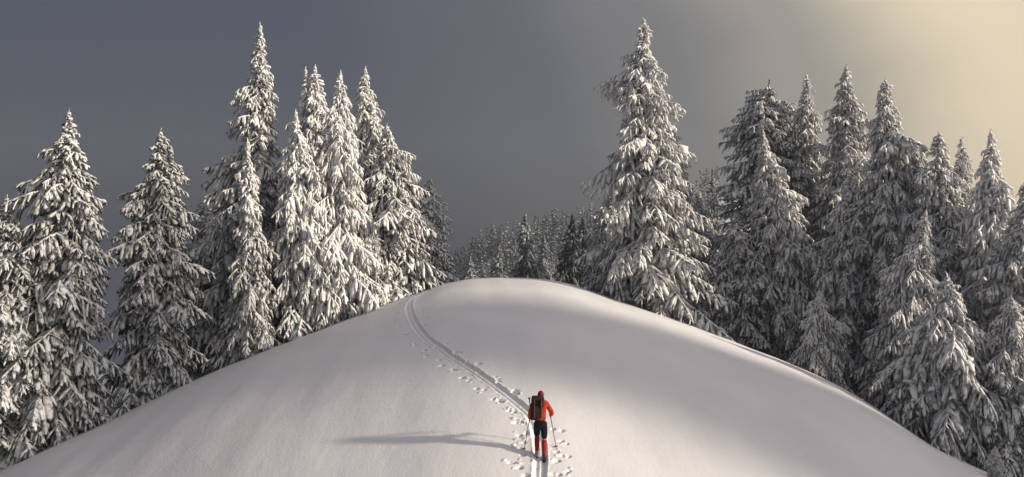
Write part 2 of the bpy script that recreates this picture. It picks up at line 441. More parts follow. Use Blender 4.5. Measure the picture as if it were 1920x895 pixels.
def snow_mesh_arrays(rng, P, D, l, w, g, nr=4, ns_=5, keep=None):
    if keep is not None: P, D, l, w, g = P[keep], D[keep], l[keep], w[keep], g[keep]
    n = len(P)
    s = np.linspace(0, .86, nr)
    upv = np.array([0, 0, 1.])
    lat = np.cross(D, upv); nl = np.linalg.norm(lat, axis=1); bad = nl < .2
    lat[bad] = [1, 0, 0]; lat /= np.linalg.norm(lat, axis=1)[:, None]
    prof = np.array([.55, .85, 1.0, .72]) if nr == 4 else np.array([.65, 1.0, .68])
    rings = []
    for j in range(nr):
        c = P + D * (l * s[j])[:, None]; c[:, 2] -= g * l * s[j] ** 2
        d = D.copy(); d[:, 2] -= 2 * g * s[j]; d /= np.linalg.norm(d, axis=1)[:, None]
        nrm = np.cross(lat, d)
        rr = w * prof[j] * rng.uniform(.72, 1.32, n)
        for k in range(ns_):
            a = 2 * math.pi * (k + .5 * (j % 2)) / ns_
            q = rng.uniform(.70, 1.32, n) * rr
            rings.append(c + lat * (np.cos(a) * q)[:, None] + nrm * (np.sin(a) * q * .80 + .02)[:, None])
    tip = P + D * (l * 1.0)[:, None]; tip[:, 2] -= g * l
    V = np.stack(rings + [tip], 1)                     # n, nr*ns+1, 3
    nv = nr * ns_ + 1
    f = []
    for j in range(nr - 1):
        for k in range(ns_):
            a = j * ns_ + k; b = j * ns_ + (k + 1) % ns_; c = a + ns_; d = b + ns_
            f += [(a, b, d), (a, d, c)]
    for k in range(ns_): f.append(((nr - 1) * ns_ + k, (nr - 1) * ns_ + (k + 1) % ns_, nv - 1))
    f = np.array(f)
    F = (f[None] + (np.arange(n) * nv)[:, None, None]).reshape(-1, 3)
    return V.reshape(-1, 3), F

def needle_arrays(rng, P, D, l, w, g, K=8, size=1.0):
    n = len(P); upv = np.array([0, 0, 1.])
    lat = np.cross(D, upv); nl = np.linalg.norm(lat, axis=1); lat[nl < .2] = [1, 0, 0]; lat /= np.linalg.norm(lat, axis=1)[:, None]
    Vs = []
    for k in range(K):
        s = rng.uniform(.05, 1.0, n)
        c = P + D * (l * s)[:, None]; c[:, 2] -= g * l * s * s
        d = D.copy(); d[:, 2] -= 2 * g * s; d /= np.linalg.norm(d, axis=1)[:, None]
        side = 1. if k % 2 else -1.
        q = lat * (side * rng.uniform(.3, 1.1, n))[:, None] + d * rng.uniform(.3, 1.0, n)[:, None] - upv * rng.uniform(.1, 1.0, n)[:, None]
        q /= np.linalg.norm(q, axis=1)[:, None]
        ln = w * .9 + rng.uniform(.03, .15, n) * size
        bw = rng.uniform(.016, .036, n) * size
        Vs.append(np.stack([c - d * bw[:, None], c + d * bw[:, None] - upv * bw[:, None], c + q * ln[:, None]], 1))
    V = np.concatenate(Vs, 0).reshape(-1, 3)
    return V, np.arange(len(V)).reshape(-1, 3)

def trunk_arrays(H, cen, r0, zlo=-.6):
    zs = np.linspace(zlo, H - .3, 14); n = 8; V = []
    for i, z in enumerate(zs):
        c = cen(z); r = max(.045, r0 * (1 - .93 * (max(z, 0) / H))) * (1.25 if i == 0 else 1)
        for k in range(n): a = 6.2832 * k / n; V.append((c[0] + r * math.cos(a), c[1] + r * math.sin(a), z))
    F = [(i * n + k, i * n + (k + 1) % n, (i + 1) * n + (k + 1) % n, (i + 1) * n + k) for i in range(len(zs) - 1) for k in range(n)]
    return np.array(V), np.array(F)

TRIS = [0]; HT = {}
def build_tree(name, label, group, u, v, d, prof, ub=None, seed=0, dens=1.0, size=.76, droop=1.0, needle=None, tops=None, cat='tree', fac=9, rime=.3, wide=1.1, bare=0):
    """u,v apex in the photograph, d its distance; prof rows (v, left px, right px) half widths read off the photograph"""
    rng = np.random.default_rng(seed)
    m = d / FPX
    xa = (u - 960) * m; za = (447.5 - v) * m
    ub = u if ub is None else ub
    vb_ = prof[-1][0]
    zb_px = (447.5 - vb_) * m
    slope = ((ub - u) * m) / max(za - zb_px, .1)          # lean: x shift per metre down
    base_z = float(terrain(xa, d)); xb = xa + slope * (za - base_z); base_z = float(terrain(xb, d)) - .05
    H = za - base_z
    zz = np.array([(447.5 - p[0]) * m - base_z for p in prof]); lw = np.array([p[1] for p in prof]) * m * wide; rw = np.array([p[2] for p in prof]) * m * wide
    o = np.argsort(zz); zz, lw, rw = zz[o], lw[o], rw[o]
    yaw = rng.uniform(-.3, .3); ph1, ph2 = rng.uniform(0, 6.28, 2)
    def cen(z): return (slope * -(z) + 0.0 + .05 * math.sin(z * .5 + ph1), .05 * math.sin(z * .6 + ph2))
    def Rf(z, phi):
        a = np.interp(z, zz, lw); b = np.interp(z, zz, rw); c = math.cos(phi)
        r = (a + b) / 2 + (b - a) / 2 * c
        lump = 1 + .13 * math.sin(3 * phi + z * 1.1 + ph1) + .12 * math.sin(z * 2.9 + ph2 + phi) + .07 * math.sin(z * 6.1 + 2 * phi)
        r *= 1 - .28 * max(0, min(1, (z / H - .80) / .12))
        return max(r * lump, .06)
    root = empty(name, (xb, d, base_z)); HT[root.name] = H
    tag(root, label, cat, group)
    # crown starts 0.5 m over the snow
    P_, D_, l_, w_, g_ = crown_arrays(rng, H, .45, Rf, cen, dens, size, droop=droop)
    if tops:                                              # extra leaders: (du px, v px apex)
        for du, vt in tops:
            Ht = (447.5 - vt) * m - base_z; zl = Ht - 1.8
            c2 = lambda z, du=du: (cen(z)[0] + du * m, cen(z)[1])
            a = crown_arrays(rng, Ht, zl, lambda z, p, Ht=Ht: max(.06, .28 * (Ht - z) * rng.uniform(.8, 1.2)), c2, dens, size, droop=droop)
            P_, D_, l_, w_, g_ = [np.concatenate([q, r]) for q, r in zip((P_, D_, l_, w_, g_), a)]
    if bare:                                              # broken top: only a stub of bare leader
        kp = P_[:, 2] < H - bare - .12 * np.abs(rng.normal(0, 1, len(P_))); P_, D_, l_, w_, g_ = P_[kp], D_[kp], l_[kp], w_[kp], g_[kp]
    Vs, Fs = snow_mesh_arrays(rng, P_, D_, l_, w_, g_, 3, 4)
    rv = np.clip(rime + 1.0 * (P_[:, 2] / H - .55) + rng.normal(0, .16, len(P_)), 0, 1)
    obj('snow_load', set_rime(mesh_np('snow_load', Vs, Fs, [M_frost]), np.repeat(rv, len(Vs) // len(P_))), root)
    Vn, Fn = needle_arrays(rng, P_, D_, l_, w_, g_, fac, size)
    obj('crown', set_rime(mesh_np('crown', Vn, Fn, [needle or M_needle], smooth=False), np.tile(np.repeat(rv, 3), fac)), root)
    Vt, Ft = trunk_arrays(H + (.2 if bare else 0), cen, .012 * H + .05)
    obj('trunk', mesh_np('trunk', Vt, Ft, [M_bark]), root)
    TRIS[0] += len(Fs) + len(Fn) + 2 * len(Ft)
    return root

def copy_tree(src, label, u, v, d, rz, wide=1.0, group=None):
    m = d / FPX; xa = (u - 960) * m; za = (447.5 - v) * m; bz = float(terrain(xa, d)) - .05; H = za - bz
    hs = HT[src.name]
    k = H / hs
    r = src.copy(); C.objects.link(r); r.location = (xa, d, bz); r.rotation_euler = (0, 0, rz); r.scale = (k * wide, k * wide, k)
    r['label'] = label
    if group: r['group'] = group
    for ch in src.children:
        c = ch.copy(); C.objects.link(c); c.parent = r
    return r

GL = 'spruces left of the knoll'; GR = 'spruces right of the knoll'
T = {}
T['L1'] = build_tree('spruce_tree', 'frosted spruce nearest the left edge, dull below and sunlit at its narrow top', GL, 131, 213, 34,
    [(213, 4, 4), (235, 14, 14), (262, 20, 24), (285, 42, 28), (315, 36, 34), (350, 58, 48), (380, 88, 52), (420, 70, 50), (480, 88, 58), (560, 105, 62), (640, 112, 72), (740, 118, 78), (830, 125, 85)], ub=112, rime=-0.22, seed=11, needle=M_needle_dark, droop=1.05)  # shade on this tree is put into its low rime and dark needles
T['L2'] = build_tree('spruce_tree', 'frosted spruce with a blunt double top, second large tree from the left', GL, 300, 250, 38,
    [(250, 4, 5), (275, 12, 18), (300, 20, 34), (330, 26, 42), (365, 48, 46), (420, 58, 54), (480, 68, 58), (560, 76, 66), (650, 84, 70), (740, 88, 74)], ub=290, rime=-0.22, seed=12, needle=M_needle_dark, tops=[(22, 283)])  # low rime and dark needles stand in for shade here too
T['L4'] = build_tree('spruce_tree', 'tallest spruce on the left, narrow snowy spire over a dark broad crown', GL, 487, 50, 44,
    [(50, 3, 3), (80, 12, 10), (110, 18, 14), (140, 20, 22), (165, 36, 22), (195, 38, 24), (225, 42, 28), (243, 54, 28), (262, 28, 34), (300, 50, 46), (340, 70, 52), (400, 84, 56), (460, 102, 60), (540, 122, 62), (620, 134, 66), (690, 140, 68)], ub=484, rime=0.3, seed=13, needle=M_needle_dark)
T['L4b'] = build_tree('spruce_tree', 'slim snow crusted spruce in front of the tallest left tree', GL, 463, 268, 40.5,
    [(268, 3, 4), (300, 9, 11), (340, 14, 20), (400, 18, 30), (460, 24, 38), (520, 36, 50), (580, 52, 58), (640, 70, 62), (690, 80, 66)], ub=472, rime=0.45, wide=.95, seed=14, droop=1.25)
T['L6'] = build_tree('spruce_tree', 'bright sunlit spruce with white drooping boughs beside the tallest left tree', GL, 556, 213, 42,
    [(213, 4, 4), (240, 12, 14), (280, 22, 24), (330, 30, 36), (380, 42, 46), (440, 46, 52), (500, 44, 60), (560, 38, 66), (640, 50, 72)], ub=570, rime=0.85, seed=15, droop=1.25)
T['L5'] = build_tree('spruce_tree', 'two pointed snowy spruce standing behind the brightest pair', GL, 592, 128, 47,
    [(128, 3, 4), (155, 14, 14), (185, 28, 20), (220, 36, 30), (260, 38, 34), (320, 44, 42), (400, 50, 50), (500, 56, 60), (620, 62, 66)], rime=0.75, seed=16, tops=[(-17, 133)], droop=1.1)
T['L7'] = build_tree('spruce_tree', 'brightest spruce of the left group, white from its point down to the knoll', GL, 637, 140, 43,
    [(140, 3, 3), (165, 12, 12), (195, 20, 20), (240, 26, 24), (290, 34, 36), (350, 44, 42), (410, 50, 48), (480, 50, 62), (540, 56, 72), (600, 60, 70)], ub=640, rime=0.95, seed=17, droop=1.25)
T['L8'] = build_tree('spruce_tree', 'narrow pale spruce spire right of the brightest left tree', GL, 686, 132, 48,
    [(132, 3, 4), (155, 14, 10), (190, 20, 22), (235, 24, 38), (270, 24, 42), (330, 34, 46), (400, 44, 50), (500, 54, 54), (590, 60, 60)], rime=0.55, seed=18)
T['L9'] = build_tree('spruce_tree', 'leafy sided spruce with lit right flank behind the bright group', GL, 727, 238, 46,
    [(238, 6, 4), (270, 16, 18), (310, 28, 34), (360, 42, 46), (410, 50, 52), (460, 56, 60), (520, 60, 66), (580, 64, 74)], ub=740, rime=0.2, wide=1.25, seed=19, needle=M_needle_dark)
T['R1'] = build_tree('spruce_tree', 'tallest spruce on the right, heavy with sunlit rime, lopsided near its top', GR, 1209, 40, 45,
    [(40, 3, 4), (62, 16, 12), (85, 22, 14), (105, 34, 16), (125, 30, 34), (150, 66, 34), (180, 66, 34), (205, 58, 54), (235, 44, 58), (258, 36, 50), (285, 76, 66), (310, 76, 72), (350, 84, 72), (400, 84, 82), (450, 86, 96), (500, 84, 112), (550, 82, 128), (600, 84, 148), (640, 84, 160)], ub=1215, rime=0.6, seed=20, droop=.95)
T['R2'] = build_tree('spruce_tree', 'grey spruce with a broken bare tip and ragged broad shoulders', GR, 1441, 147, 56,
    [(147, 1, 1), (165, 3, 3), (172, 24, 6), (190, 50, 20), (205, 58, 66), (230, 64, 44), (260, 72, 50), (310, 82, 56), (370, 92, 66), (440, 94, 72), (520, 96, 80), (620, 100, 90)], ub=1446, rime=0.1, bare=.6, seed=21, needle=M_needle_dark, droop=.8)
T['R3'] = build_tree('spruce_tree', 'slender spruce with hanging snow paws in front of the broken topped one', GR, 1432, 250, 50,
    [(250, 4, 4), (280, 12, 16), (320, 22, 32), (370, 30, 48), (430, 40, 66), (500, 50, 84), (560, 58, 92), (620, 68, 98), (690, 78, 104)], ub=1478, rime=0.35, seed=22, droop=1.2)
T['R5'] = build_tree('spruce_tree', 'tall spired spruce, highest of the crowded row at right', GR, 1585, 127, 52,
    [(127, 4, 4), (150, 12, 12), (175, 22, 18), (205, 28, 30), (240, 30, 38), (280, 34, 44), (340, 44, 50), (420, 56, 58), (520, 66, 66), (660, 80, 74)], rime=0.25, seed=23)
T['R5b'] = build_tree('spruce_tree', 'round shouldered spruce with drooping grey paws in front of the spired one', GR, 1594, 330, 47,
    [(330, 6, 6), (355, 20, 20), (400, 34, 34), (450, 46, 44), (520, 58, 56), (600, 66, 66), (700, 76, 76), (780, 84, 84)], rime=0.2, seed=24, droop=1.25)
T['R6'] = build_tree('spruce_tree', 'dark pointed spruce with a wide sunlit middle, right of the spired one', GR, 1661, 153, 46,
    [(153, 5, 5), (175, 16, 16), (205, 24, 18), (225, 40, 22), (255, 34, 30), (285, 38, 66), (330, 42, 50), (380, 52, 66), (440, 58, 90), (520, 66, 108), (600, 74, 120), (700, 84, 130), (800, 92, 140)], ub=1676, rime=0.3, seed=25, droop=1.1)
T['R7'] = build_tree('spruce_tree', 'bushy topped spruce with grey layered boughs near the right edge', GR, 1762, 253, 43.5,
    [(253, 5, 5), (280, 22, 14), (320, 36, 22), (370, 46, 40), (430, 56, 60), (500, 66, 80), (600, 80, 96), (720, 90, 110), (850, 100, 120)], ub=1775, rime=0.25, seed=26)
T['R11'] = build_tree('spruce_tree', 'low broad spruce with sunlit clumps at the foot of the slope, lower right corner', GR, 1776, 520, 35,
    [(520, 5, 5), (550, 24, 26), (600, 46, 54), (660, 66, 76), (720, 84, 92), (790, 100, 108), (860, 112, 120), (930, 120, 130)], ub=1790, rime=0.3, seed=27, droop=1.2)
print("unique tree tris", TRIS[0])
rr_ = random.Random(3)
cps = [('L1', 'frosted spruce cut by the left edge of the picture, low and dull', 14, 372, 33, 2.2, 1.15, GL),
       ('L2', 'pale frosted spruce filling the lower left corner', -34, 440, 34, 1.1, 1.1, GL),
       ('L9', 'dull spruce half hidden in the gap between the second and the tallest left tree', 393, 380, 50, .9, 1.0, GL),
       ('L2', 'low dark spruce behind the foot of the second tree from the left', 352, 470, 44, 2.9, 1.0, GL),
       ('L9', 'small dark spruce, last of the left group above the bend of the track', 797, 336, 49, 4.0, 1.2, GL),
       ('L9', 'dark spruce filling the shade behind the brightest pair, left of the bend', 612, 330, 52, 2.6, 1.3, GL),
       ('L2', 'shaded spruce low between the brightest tree and the leafy sided one', 668, 380, 51, .7, 1.2, GL),
       ('L9', 'short dark spruce beside the bend of the track, second last of the left group', 768, 420, 52, 1.0, 1.25, GL),
       ('L2', 'dim spruce low behind the tallest left tree', 430, 400, 50, 1.7, 1.3, GL),
       ('L9', 'dull spruce behind and between the two leftmost large trees', 62, 470, 42, 2.0, 1.2, GL),
       ('R3', 'low snowy spruce closing the gap beneath the narrow pale spire', 690, 392, 44.5, 1.9, 1.05, GL),
       ('R5', 'shaded spruce tucked behind the right flank of the tallest right tree', 1264, 236, 56, 2.0, 1.1, GR),
       ('R5', 'thin spire between the broken topped spruce and the highest of the row', 1513, 143, 55, 3.3, .85, GR),
       ('L9', 'dark low spruce between the tallest right tree and the broken topped one', 1385, 400, 50, 5.0, 1.15, GR),
       ('R5', 'narrow spire just left of the right edge pair', 1803, 262, 44, 1.2, .9, GR),
       ('L7', 'pale spruce with a sunlit point close to the right edge', 1856, 253, 41, 2.6, 1.0, GR),
       ('R7', 'grey spruce cut by the right edge of the picture', 1925, 345, 38.5, .8, 1.0, GR),
       ('R6', 'snowy spruce rising behind the wide sunlit one at right', 1712, 270, 45, 3.9, .9, GR),
       ('R11', 'short bushy spruce at the knoll edge under the broken topped one', 1535, 545, 40.5, 1.3, .85, GR),
       ('R3', 'snow heavy spruce standing low in the thick of the right row', 1690, 400, 39.5, 2.4, 1.0, GR),
       ('L9', 'shaded spruce deep behind the tallest right tree, left side', 1150, 352, 66, 1.4, 1.15, GR),
       ('R5', 'shaded spruce filling the gap low behind the tallest right tree, right side', 1310, 360, 60, .4, 1.3, GR),
       ('L9', 'dark spruce in shade at the foot of the gap right of the tallest right tree', 1352, 470, 52, 2.4, 1.3, GR),
       ('L6', 'small snow buried sapling catching the sun on the knoll edge, lower right', 1866, 836, 29.5, 1.0, 1.6, GR),
       ('R5b', 'low spruce at the right edge above the lower right corner', 1895, 560, 34, 1.0, 1.1, GR)]
for src, lab, u, v, d, rz, wd, g in cps:
    copy_tree(T[src], lab, u, v, d, rz, wd, g)

# unseen spruces added far right to cast shade on the knoll and left trees
for x, y, top, src, rz in [(66, 9.0, 14, 'R5', 1), (74, 6.0, 18, 'R5', 0), (82, 7.2, 31, 'R6', 4), (84, 2.8, 33, 'R6', 2), (90, 0.2, 36, 'R6', 3), (92, 4.2, 39, 'R6', 2)]:
    t = copy_tree(T[src], 'snow laden spruce added out of view far right, throwing shade on the knoll', 960 + x / y * FPX, 447.5 - top / y * FPX, y, rz, .9, 'added shading spruces beyond the right edge')

# ------------------------------------------------------------------ middle distance and far hill
def simple_tree_mesh(name, seed, H=14.0, Rb=2.3, dens=.34, size=2.6, needle=None, K=5, snow=None):
    rng = np.random.default_rng(seed)
    ph = rng.uniform(0, 6.28)
    Rf = lambda z, p: max(.10, Rb * ((H - z) / H) ** .85 * (1 + .16 * math.sin(3 * p + z + ph)))
    cen = lambda z: (0, 0)
    a = crown_arrays(rng, H, .4, Rf, cen, dens, size)
    Vs, Fs = snow_mesh_arrays(rng, *a, nr=3, ns_=4)
    Vn, Fn = needle_arrays(rng, *a, K=K, size=size)
    n = len(Vs)
    me = mesh_np(name, np.vstack([Vs, Vn]), np.vstack([Fs, Fn + n]), [snow or M_frost, needle or M_needle], smooth=True,
                 mat_idx=np.r_[np.zeros(len(Fs)), np.ones(len(Fn))])
    TRIS[0] += len(me.polygons)
    return me, H
MID = [('dull green spruce with thin frost, standing alone behind the crest of the knoll', 985, 405, 92, 31, M_needle),
       ('dark blunt spruce just behind the right end of the crest', 1073, 404, 86, 32, M_needle_dark),
       ('dark spruce close against the blunt one, lighter on its right side', 1092, 412, 90, 33, M_needle_dark),
       ('small frosty spruce at the left end of the far wood', 882, 482, 120, 34, None),
       ('pale spruce fading in the cloud behind the tallest right tree', 1336, 318, 130, 35, None),
       ('frosty spruce low behind the middle of the crest', 1020, 440, 120, 36, None),
       ('dim spruce low behind the crest, left of the lone green one', 935, 452, 125, 37, None)]
for lab, u, v, d, sd, nd in MID:
    m = d / FPX; xa = (u - 960) * m; za = (447.5 - v) * m; bz = float(terrain(xa, d)); H = za - bz
    me, h0 = simple_tree_mesh('spruce_tree', sd, H=max(H, 5), Rb=(44 if nd else 36) * m, dens=.8, size=1.4, needle=nd or M_needle, K=9, snow=M_rime_dark if nd is M_needle_dark else M_rime_shaded)
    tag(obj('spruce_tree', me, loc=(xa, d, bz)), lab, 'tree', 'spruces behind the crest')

rng = np.random.default_rng(77)
protos = [simple_tree_mesh('hill_spruce', 50 + i, H=11, Rb=2.5 + .4 * (i % 2), dens=.26, size=3.0, needle=M_needle_dark, snow=M_rime_shaded) for i in range(5)]
cnt = 0
cands = []
while cnt < 330:
    y = rng.uniform(235, 342); t = rng.uniform(-.105, .125) if rng.random() < .86 else rng.uniform(.19, .29)
    x = t * y
    if any((x - a) ** 2 + (y - b) ** 2 < 5 for a, b in cands): continue
    cands.append((x, y)); cnt += 1
cands = [c for c in cands]
cands.sort(key=lambda c: c[1])
mass_V, mass_F, mass_M, off = [], [], [], 0
sm, _ = simple_tree_mesh('wood', 66, H=11, Rb=2.6, dens=.16, size=4.0, needle=M_needle_dark, snow=M_rime_shaded)
sv = np.empty(len(sm.vertices) * 3, np.float32); sm.vertices.foreach_get('co', sv); sv = sv.reshape(-1, 3)
sf = np.empty(len(sm.loops), np.int32); sm.loops.foreach_get('vertex_index', sf); sf = sf.reshape(-1, 3)
smi = np.empty(len(sm.polygons), np.int32); sm.polygons.foreach_get('material_index', smi)
bpy.data.meshes.remove(sm)
for i in range(330):
    y = rng.uniform(240, 350); t = rng.uniform(-.105, .125) if i % 8 else rng.uniform(.19, .29); x = t * y
    k = rng.uniform(.6, 1.15); a = rng.uniform(0, 6.28); ca, sa = math.cos(a) * k, math.sin(a) * k
    q = np.stack([sv[:, 0] * ca - sv[:, 1] * sa + x, sv[:, 0] * sa + sv[:, 1] * ca + y, sv[:, 2] * k + float(terrain(x, y)) - .3], 1)
    mass_V.append(q); mass_F.append(sf + off); mass_M.append(smi); off += len(sv)
TRIS[0] += 330 * len(sf)
tag(obj('distant_wood', mesh_np('distant_wood', np.vstack(mass_V), np.vstack(mass_F), [M_rime_shaded, M_needle_dark], mat_idx=np.concatenate(mass_M))), 'dense misty spruce wood covering the hill behind the single trees', kind='stuff')
for x, y in cands[:290]:
    me, h0 = protos[rng.integers(0, 5)]
    k = rng.uniform(.7, 1.2)
    o = obj('hill_spruce', me, loc=(x, y, float(terrain(x, y)) - .3)); o.rotation_euler = (0, 0, rng.uniform(0, 6.28)); o.scale = (k * rng.uniform(.9, 1.2),) * 2 + (k,)
    tag(o, 'small frosted spruce in the wood on the misty hill behind the knoll', 'tree', 'spruces on the misty hill')
print('tris with hill prototypes', TRIS[0])

# ------------------------------------------------------------------ the skier
def simple(name, col, rough=.8, var=.25, scale=12):
    m, nt_, b_ = mat(name, col, rough)
    tc_, n_, r_ = noise_col(nt_, b_, tuple(c * (1 - var) for c in col), tuple(min(1, c * (1 + var)) for c in col), scale)
    bump(nt_, b_, tc_, scale * 3, .3, .01)
    return m
M_jacket = simple('orange_red_shell', (.42, .030, .014)); M_pants = simple('black_trousers', (.005, .005, .007), 1.0); M_gait = simple('red_gaiters', (.30, .012, .016))
M_hat = simple('dark_red_knit', (.20, .010, .018), var=.35, scale=30); M_pack = simple('maroon_pack', (.035, .012, .010)); M_strap = simple('olive_strap', (.10, .065, .03))
M_boot = simple('grey_boot', (.30, .30, .31), .5); M_boot2 = simple('dark_boot', (.06, .04, .045), .5); M_glove = simple('black_glove', (.02, .015, .018)); M_skin = simple('skin', (.45, .26, .18), .5, .1)
M_metal, _, _b = mat('pole_metal', (.16, .17, .19), .4); _b.inputs['Metallic'].default_value = .6
M_ski = simple('dark_ski', (.20, .21, .25), .45); M_black = simple('black_plastic', (.015, .015, .016), .5)

FEET = at(1016, 856)
jp = np.argmin(np.hypot(PATH[:, 0] - FEET[0], PATH[:, 1] - FEET[1]))
TD = TAN[jp]; FEET[0], FEET[1] = PATH[jp]
FEET[2] = float(terrain(FEET[0], FEET[1]))
yaw = math.atan2(-TD[0], TD[1]) * .6
SLOPE = math.atan(float((terrain(FEET[0] + TD[0], FEET[1] + TD[1]) - terrain(FEET[0], FEET[1]))))
MW = Matrix.Translation(Vector((FEET[0], FEET[1], FEET[2] - .10))) @ Matrix.Scale(1.0, 4) @ Matrix.Rotation(yaw, 4, 'Z')

def skin_obj(name, verts, edges, radii, m, parent, sub=2, root=0):
    me = bpy.data.meshes.new(name); me.from_pydata(verts, edges, []); me.materials.append(m)
    o = bpy.data.objects.new(name, me); C.objects.link(o); o.parent = parent
    md = o.modifiers.new('skin', 'SKIN'); md.use_smooth_shade = True
    if not me.skin_vertices: me.skin_vertices.new(name='') if hasattr(me.skin_vertices, 'new') else None
    sv = me.skin_vertices[0].data
    for i, r in enumerate(radii):
        sv[i].radius = r if isinstance(r, tuple) else (r, r); sv[i].use_root = (i == root)
    s = o.modifiers.new('sub', 'SUBSURF'); s.levels = sub; s.render_levels = sub
    return o

def chain(name, pts, m, parent, sub=2):
    """pts: (x,y,z,r)"""
    return skin_obj(name, [p[:3] for p in pts], [(i, i + 1) for i in range(len(pts) - 1)], [p[3] for p in pts], m, parent, sub)

person = empty('person', (0, 0, 0)); person.matrix_world = MW
tag(person, 'ski tourer in orange jacket and red gaiters climbing the knoll, seen from behind', 'person')
# joints (x right, y forward, z up)
J = dict(pel=(.0, .0, .93), hipL=(-.085, 0, .88), hipR=(.095, -.01, .88), kneeL=(-.085, .14, .52), kneeR=(.10, -.02, .50), ankL=(-.085, .03, .13), ankR=(.10, -.16, .11),
         spine=(.0, .03, 1.10), chest=(-.01, .10, 1.33), neck=(.0, .14, 1.50), head=(.015, .17, 1.61), crown=(.015, .17, 1.70),
         shL=(-.19, .12, 1.41), shR=(.17, .12, 1.41), elL=(-.27, .10, 1.13), elR=(.315, .08, 1.17), wrL=(-.27, .28, 1.00), wrR=(.27, .30, 1.06))
order = ['pel', 'spine', 'chest', 'neck', 'head', 'crown', 'hipL', 'kneeL', 'ankL', 'hipR', 'kneeR', 'ankR', 'shL', 'elL', 'wrL', 'shR', 'elR', 'wrR']
rad = dict(pel=(.10, .08), spine=(.10, .075), chest=(.12, .085), neck=.055, head=(.078, .09), crown=.06, hipL=.070, hipR=.070, kneeL=.055, kneeR=.055, ankL=.038, ankR=.038,
           shL=.055, shR=.055, elL=.038, elR=.038, wrL=.027, wrR=.027)
E = [('pel', 'spine'), ('spine', 'chest'), ('chest', 'neck'), ('neck', 'head'), ('head', 'crown'), ('pel', 'hipL'), ('hipL', 'kneeL'), ('kneeL', 'ankL'), ('pel', 'hipR'), ('hipR', 'kneeR'), ('kneeR', 'ankR'),
     ('chest', 'shL'), ('shL', 'elL'), ('elL', 'wrL'), ('chest', 'shR'), ('shR', 'elR'), ('elR', 'wrR')]
skin_obj('body', [J[k] for k in order], [(order.index(a), order.index(b)) for a, b in E], [rad[k] for k in order], M_skin, person)
# jacket
jo = ['hem', 'spine', 'chest', 'col', 'shL', 'elL', 'cuL', 'shR', 'elR', 'cuR']
JJ = dict(J); JJ['hem'] = (0, .02, .95); JJ['col'] = (0, .135, 1.50); JJ['cuL'] = (-.27, .25, 1.02); JJ['cuR'] = (.275, .27, 1.075)
jr = dict(hem=(.165, .125), spine=(.165, .125), chest=(.185, .125), col=.075, shL=.085, elL=.068, cuL=.05, shR=.085, elR=.068, cuR=.05)
je = [('hem', 'spine'), ('spine', 'chest'), ('chest', 'col'), ('chest', 'shL'), ('shL', 'elL'), ('elL', 'cuL'), ('chest', 'shR'), ('shR', 'elR'), ('elR', 'cuR')]
skin_obj('jacket', [JJ[k] for k in jo], [(jo.index(a), jo.index(b)) for a, b in je], [jr[k] for k in jo], M_jacket, person)
po = ['wa', 'pel', 'hipL', 'mL', 'kL', 'hipR', 'mR', 'kR']
PP = dict(wa=(0, .02, 1.03), pel=(0, 0, .93), hipL=(-.09, 0, .84), mL=(-.088, .08, .68), kL=(-.086, .13, .56), hipR=(.10, -.01, .84), mR=(.105, -.015, .66), kR=(.105, -.02, .50))
pr = dict(wa=(.172, .132), pel=(.165, .13), hipL=.105, mL=.09, kL=.08, hipR=.105, mR=.092, kR=.08)
pe = [('wa', 'pel'), ('pel', 'hipL'), ('hipL', 'mL'), ('mL', 'kL'), ('pel', 'hipR'), ('hipR', 'mR'), ('mR', 'kR')]
skin_obj('trousers', [PP[k] for k in po], [(po.index(a), po.index(b)) for a, b in pe], [pr[k] for k in po], M_pants, person)
for kn, an in (((-.086, .13, .56), J['ankL']), ((.105, -.02, .50), J['ankR'])):
    a = Vector(kn) + Vector((0, 0, .03)); b = Vector(an)
    pts = []
    for f, r in ((0, .066), (.3, .078), (.6, .066), (.9, .058), (1.05, .068)):
        p = a.lerp(b, f); pts.append((p.x, p.y - .02 * math.sin(f * 3.1), p.z, r))
    chain('gaiter', pts, M_gait, person)
for (x, y, z), m in ((J['ankL'], M_boot), (J['ankR'], M_boot2)):
    chain('boot', [(x, y - .02, z + .10, .06), (x, y - .03, z - .0, .062), (x, y - .03, z - .055, .055), (x, y + .10, z - .065, .055), (x, y + .20, z - .075, .042)], m, person)
# head: hat, hair line under it, ears, nose
chain('hat', [(.015, .165, 1.575, .088), (.015, .165, 1.63, .098), (.015, .165, 1.70, .082), (.015, .155, 1.745, .035)], M_hat, person)
chain('hood', [(-.06, .09, 1.50, .045), (.0, .075, 1.50, .06), (.07, .09, 1.50, .045)], M_jacket, person)
chain('scarf', [(0, .13, 1.44, .105), (0, .14, 1.51, .09), (.01, .15, 1.57, .082)], M_hat, person)
chain('nose', [(.015, .26, 1.60, .014), (.015, .285, 1.585, .012)], M_skin, person)
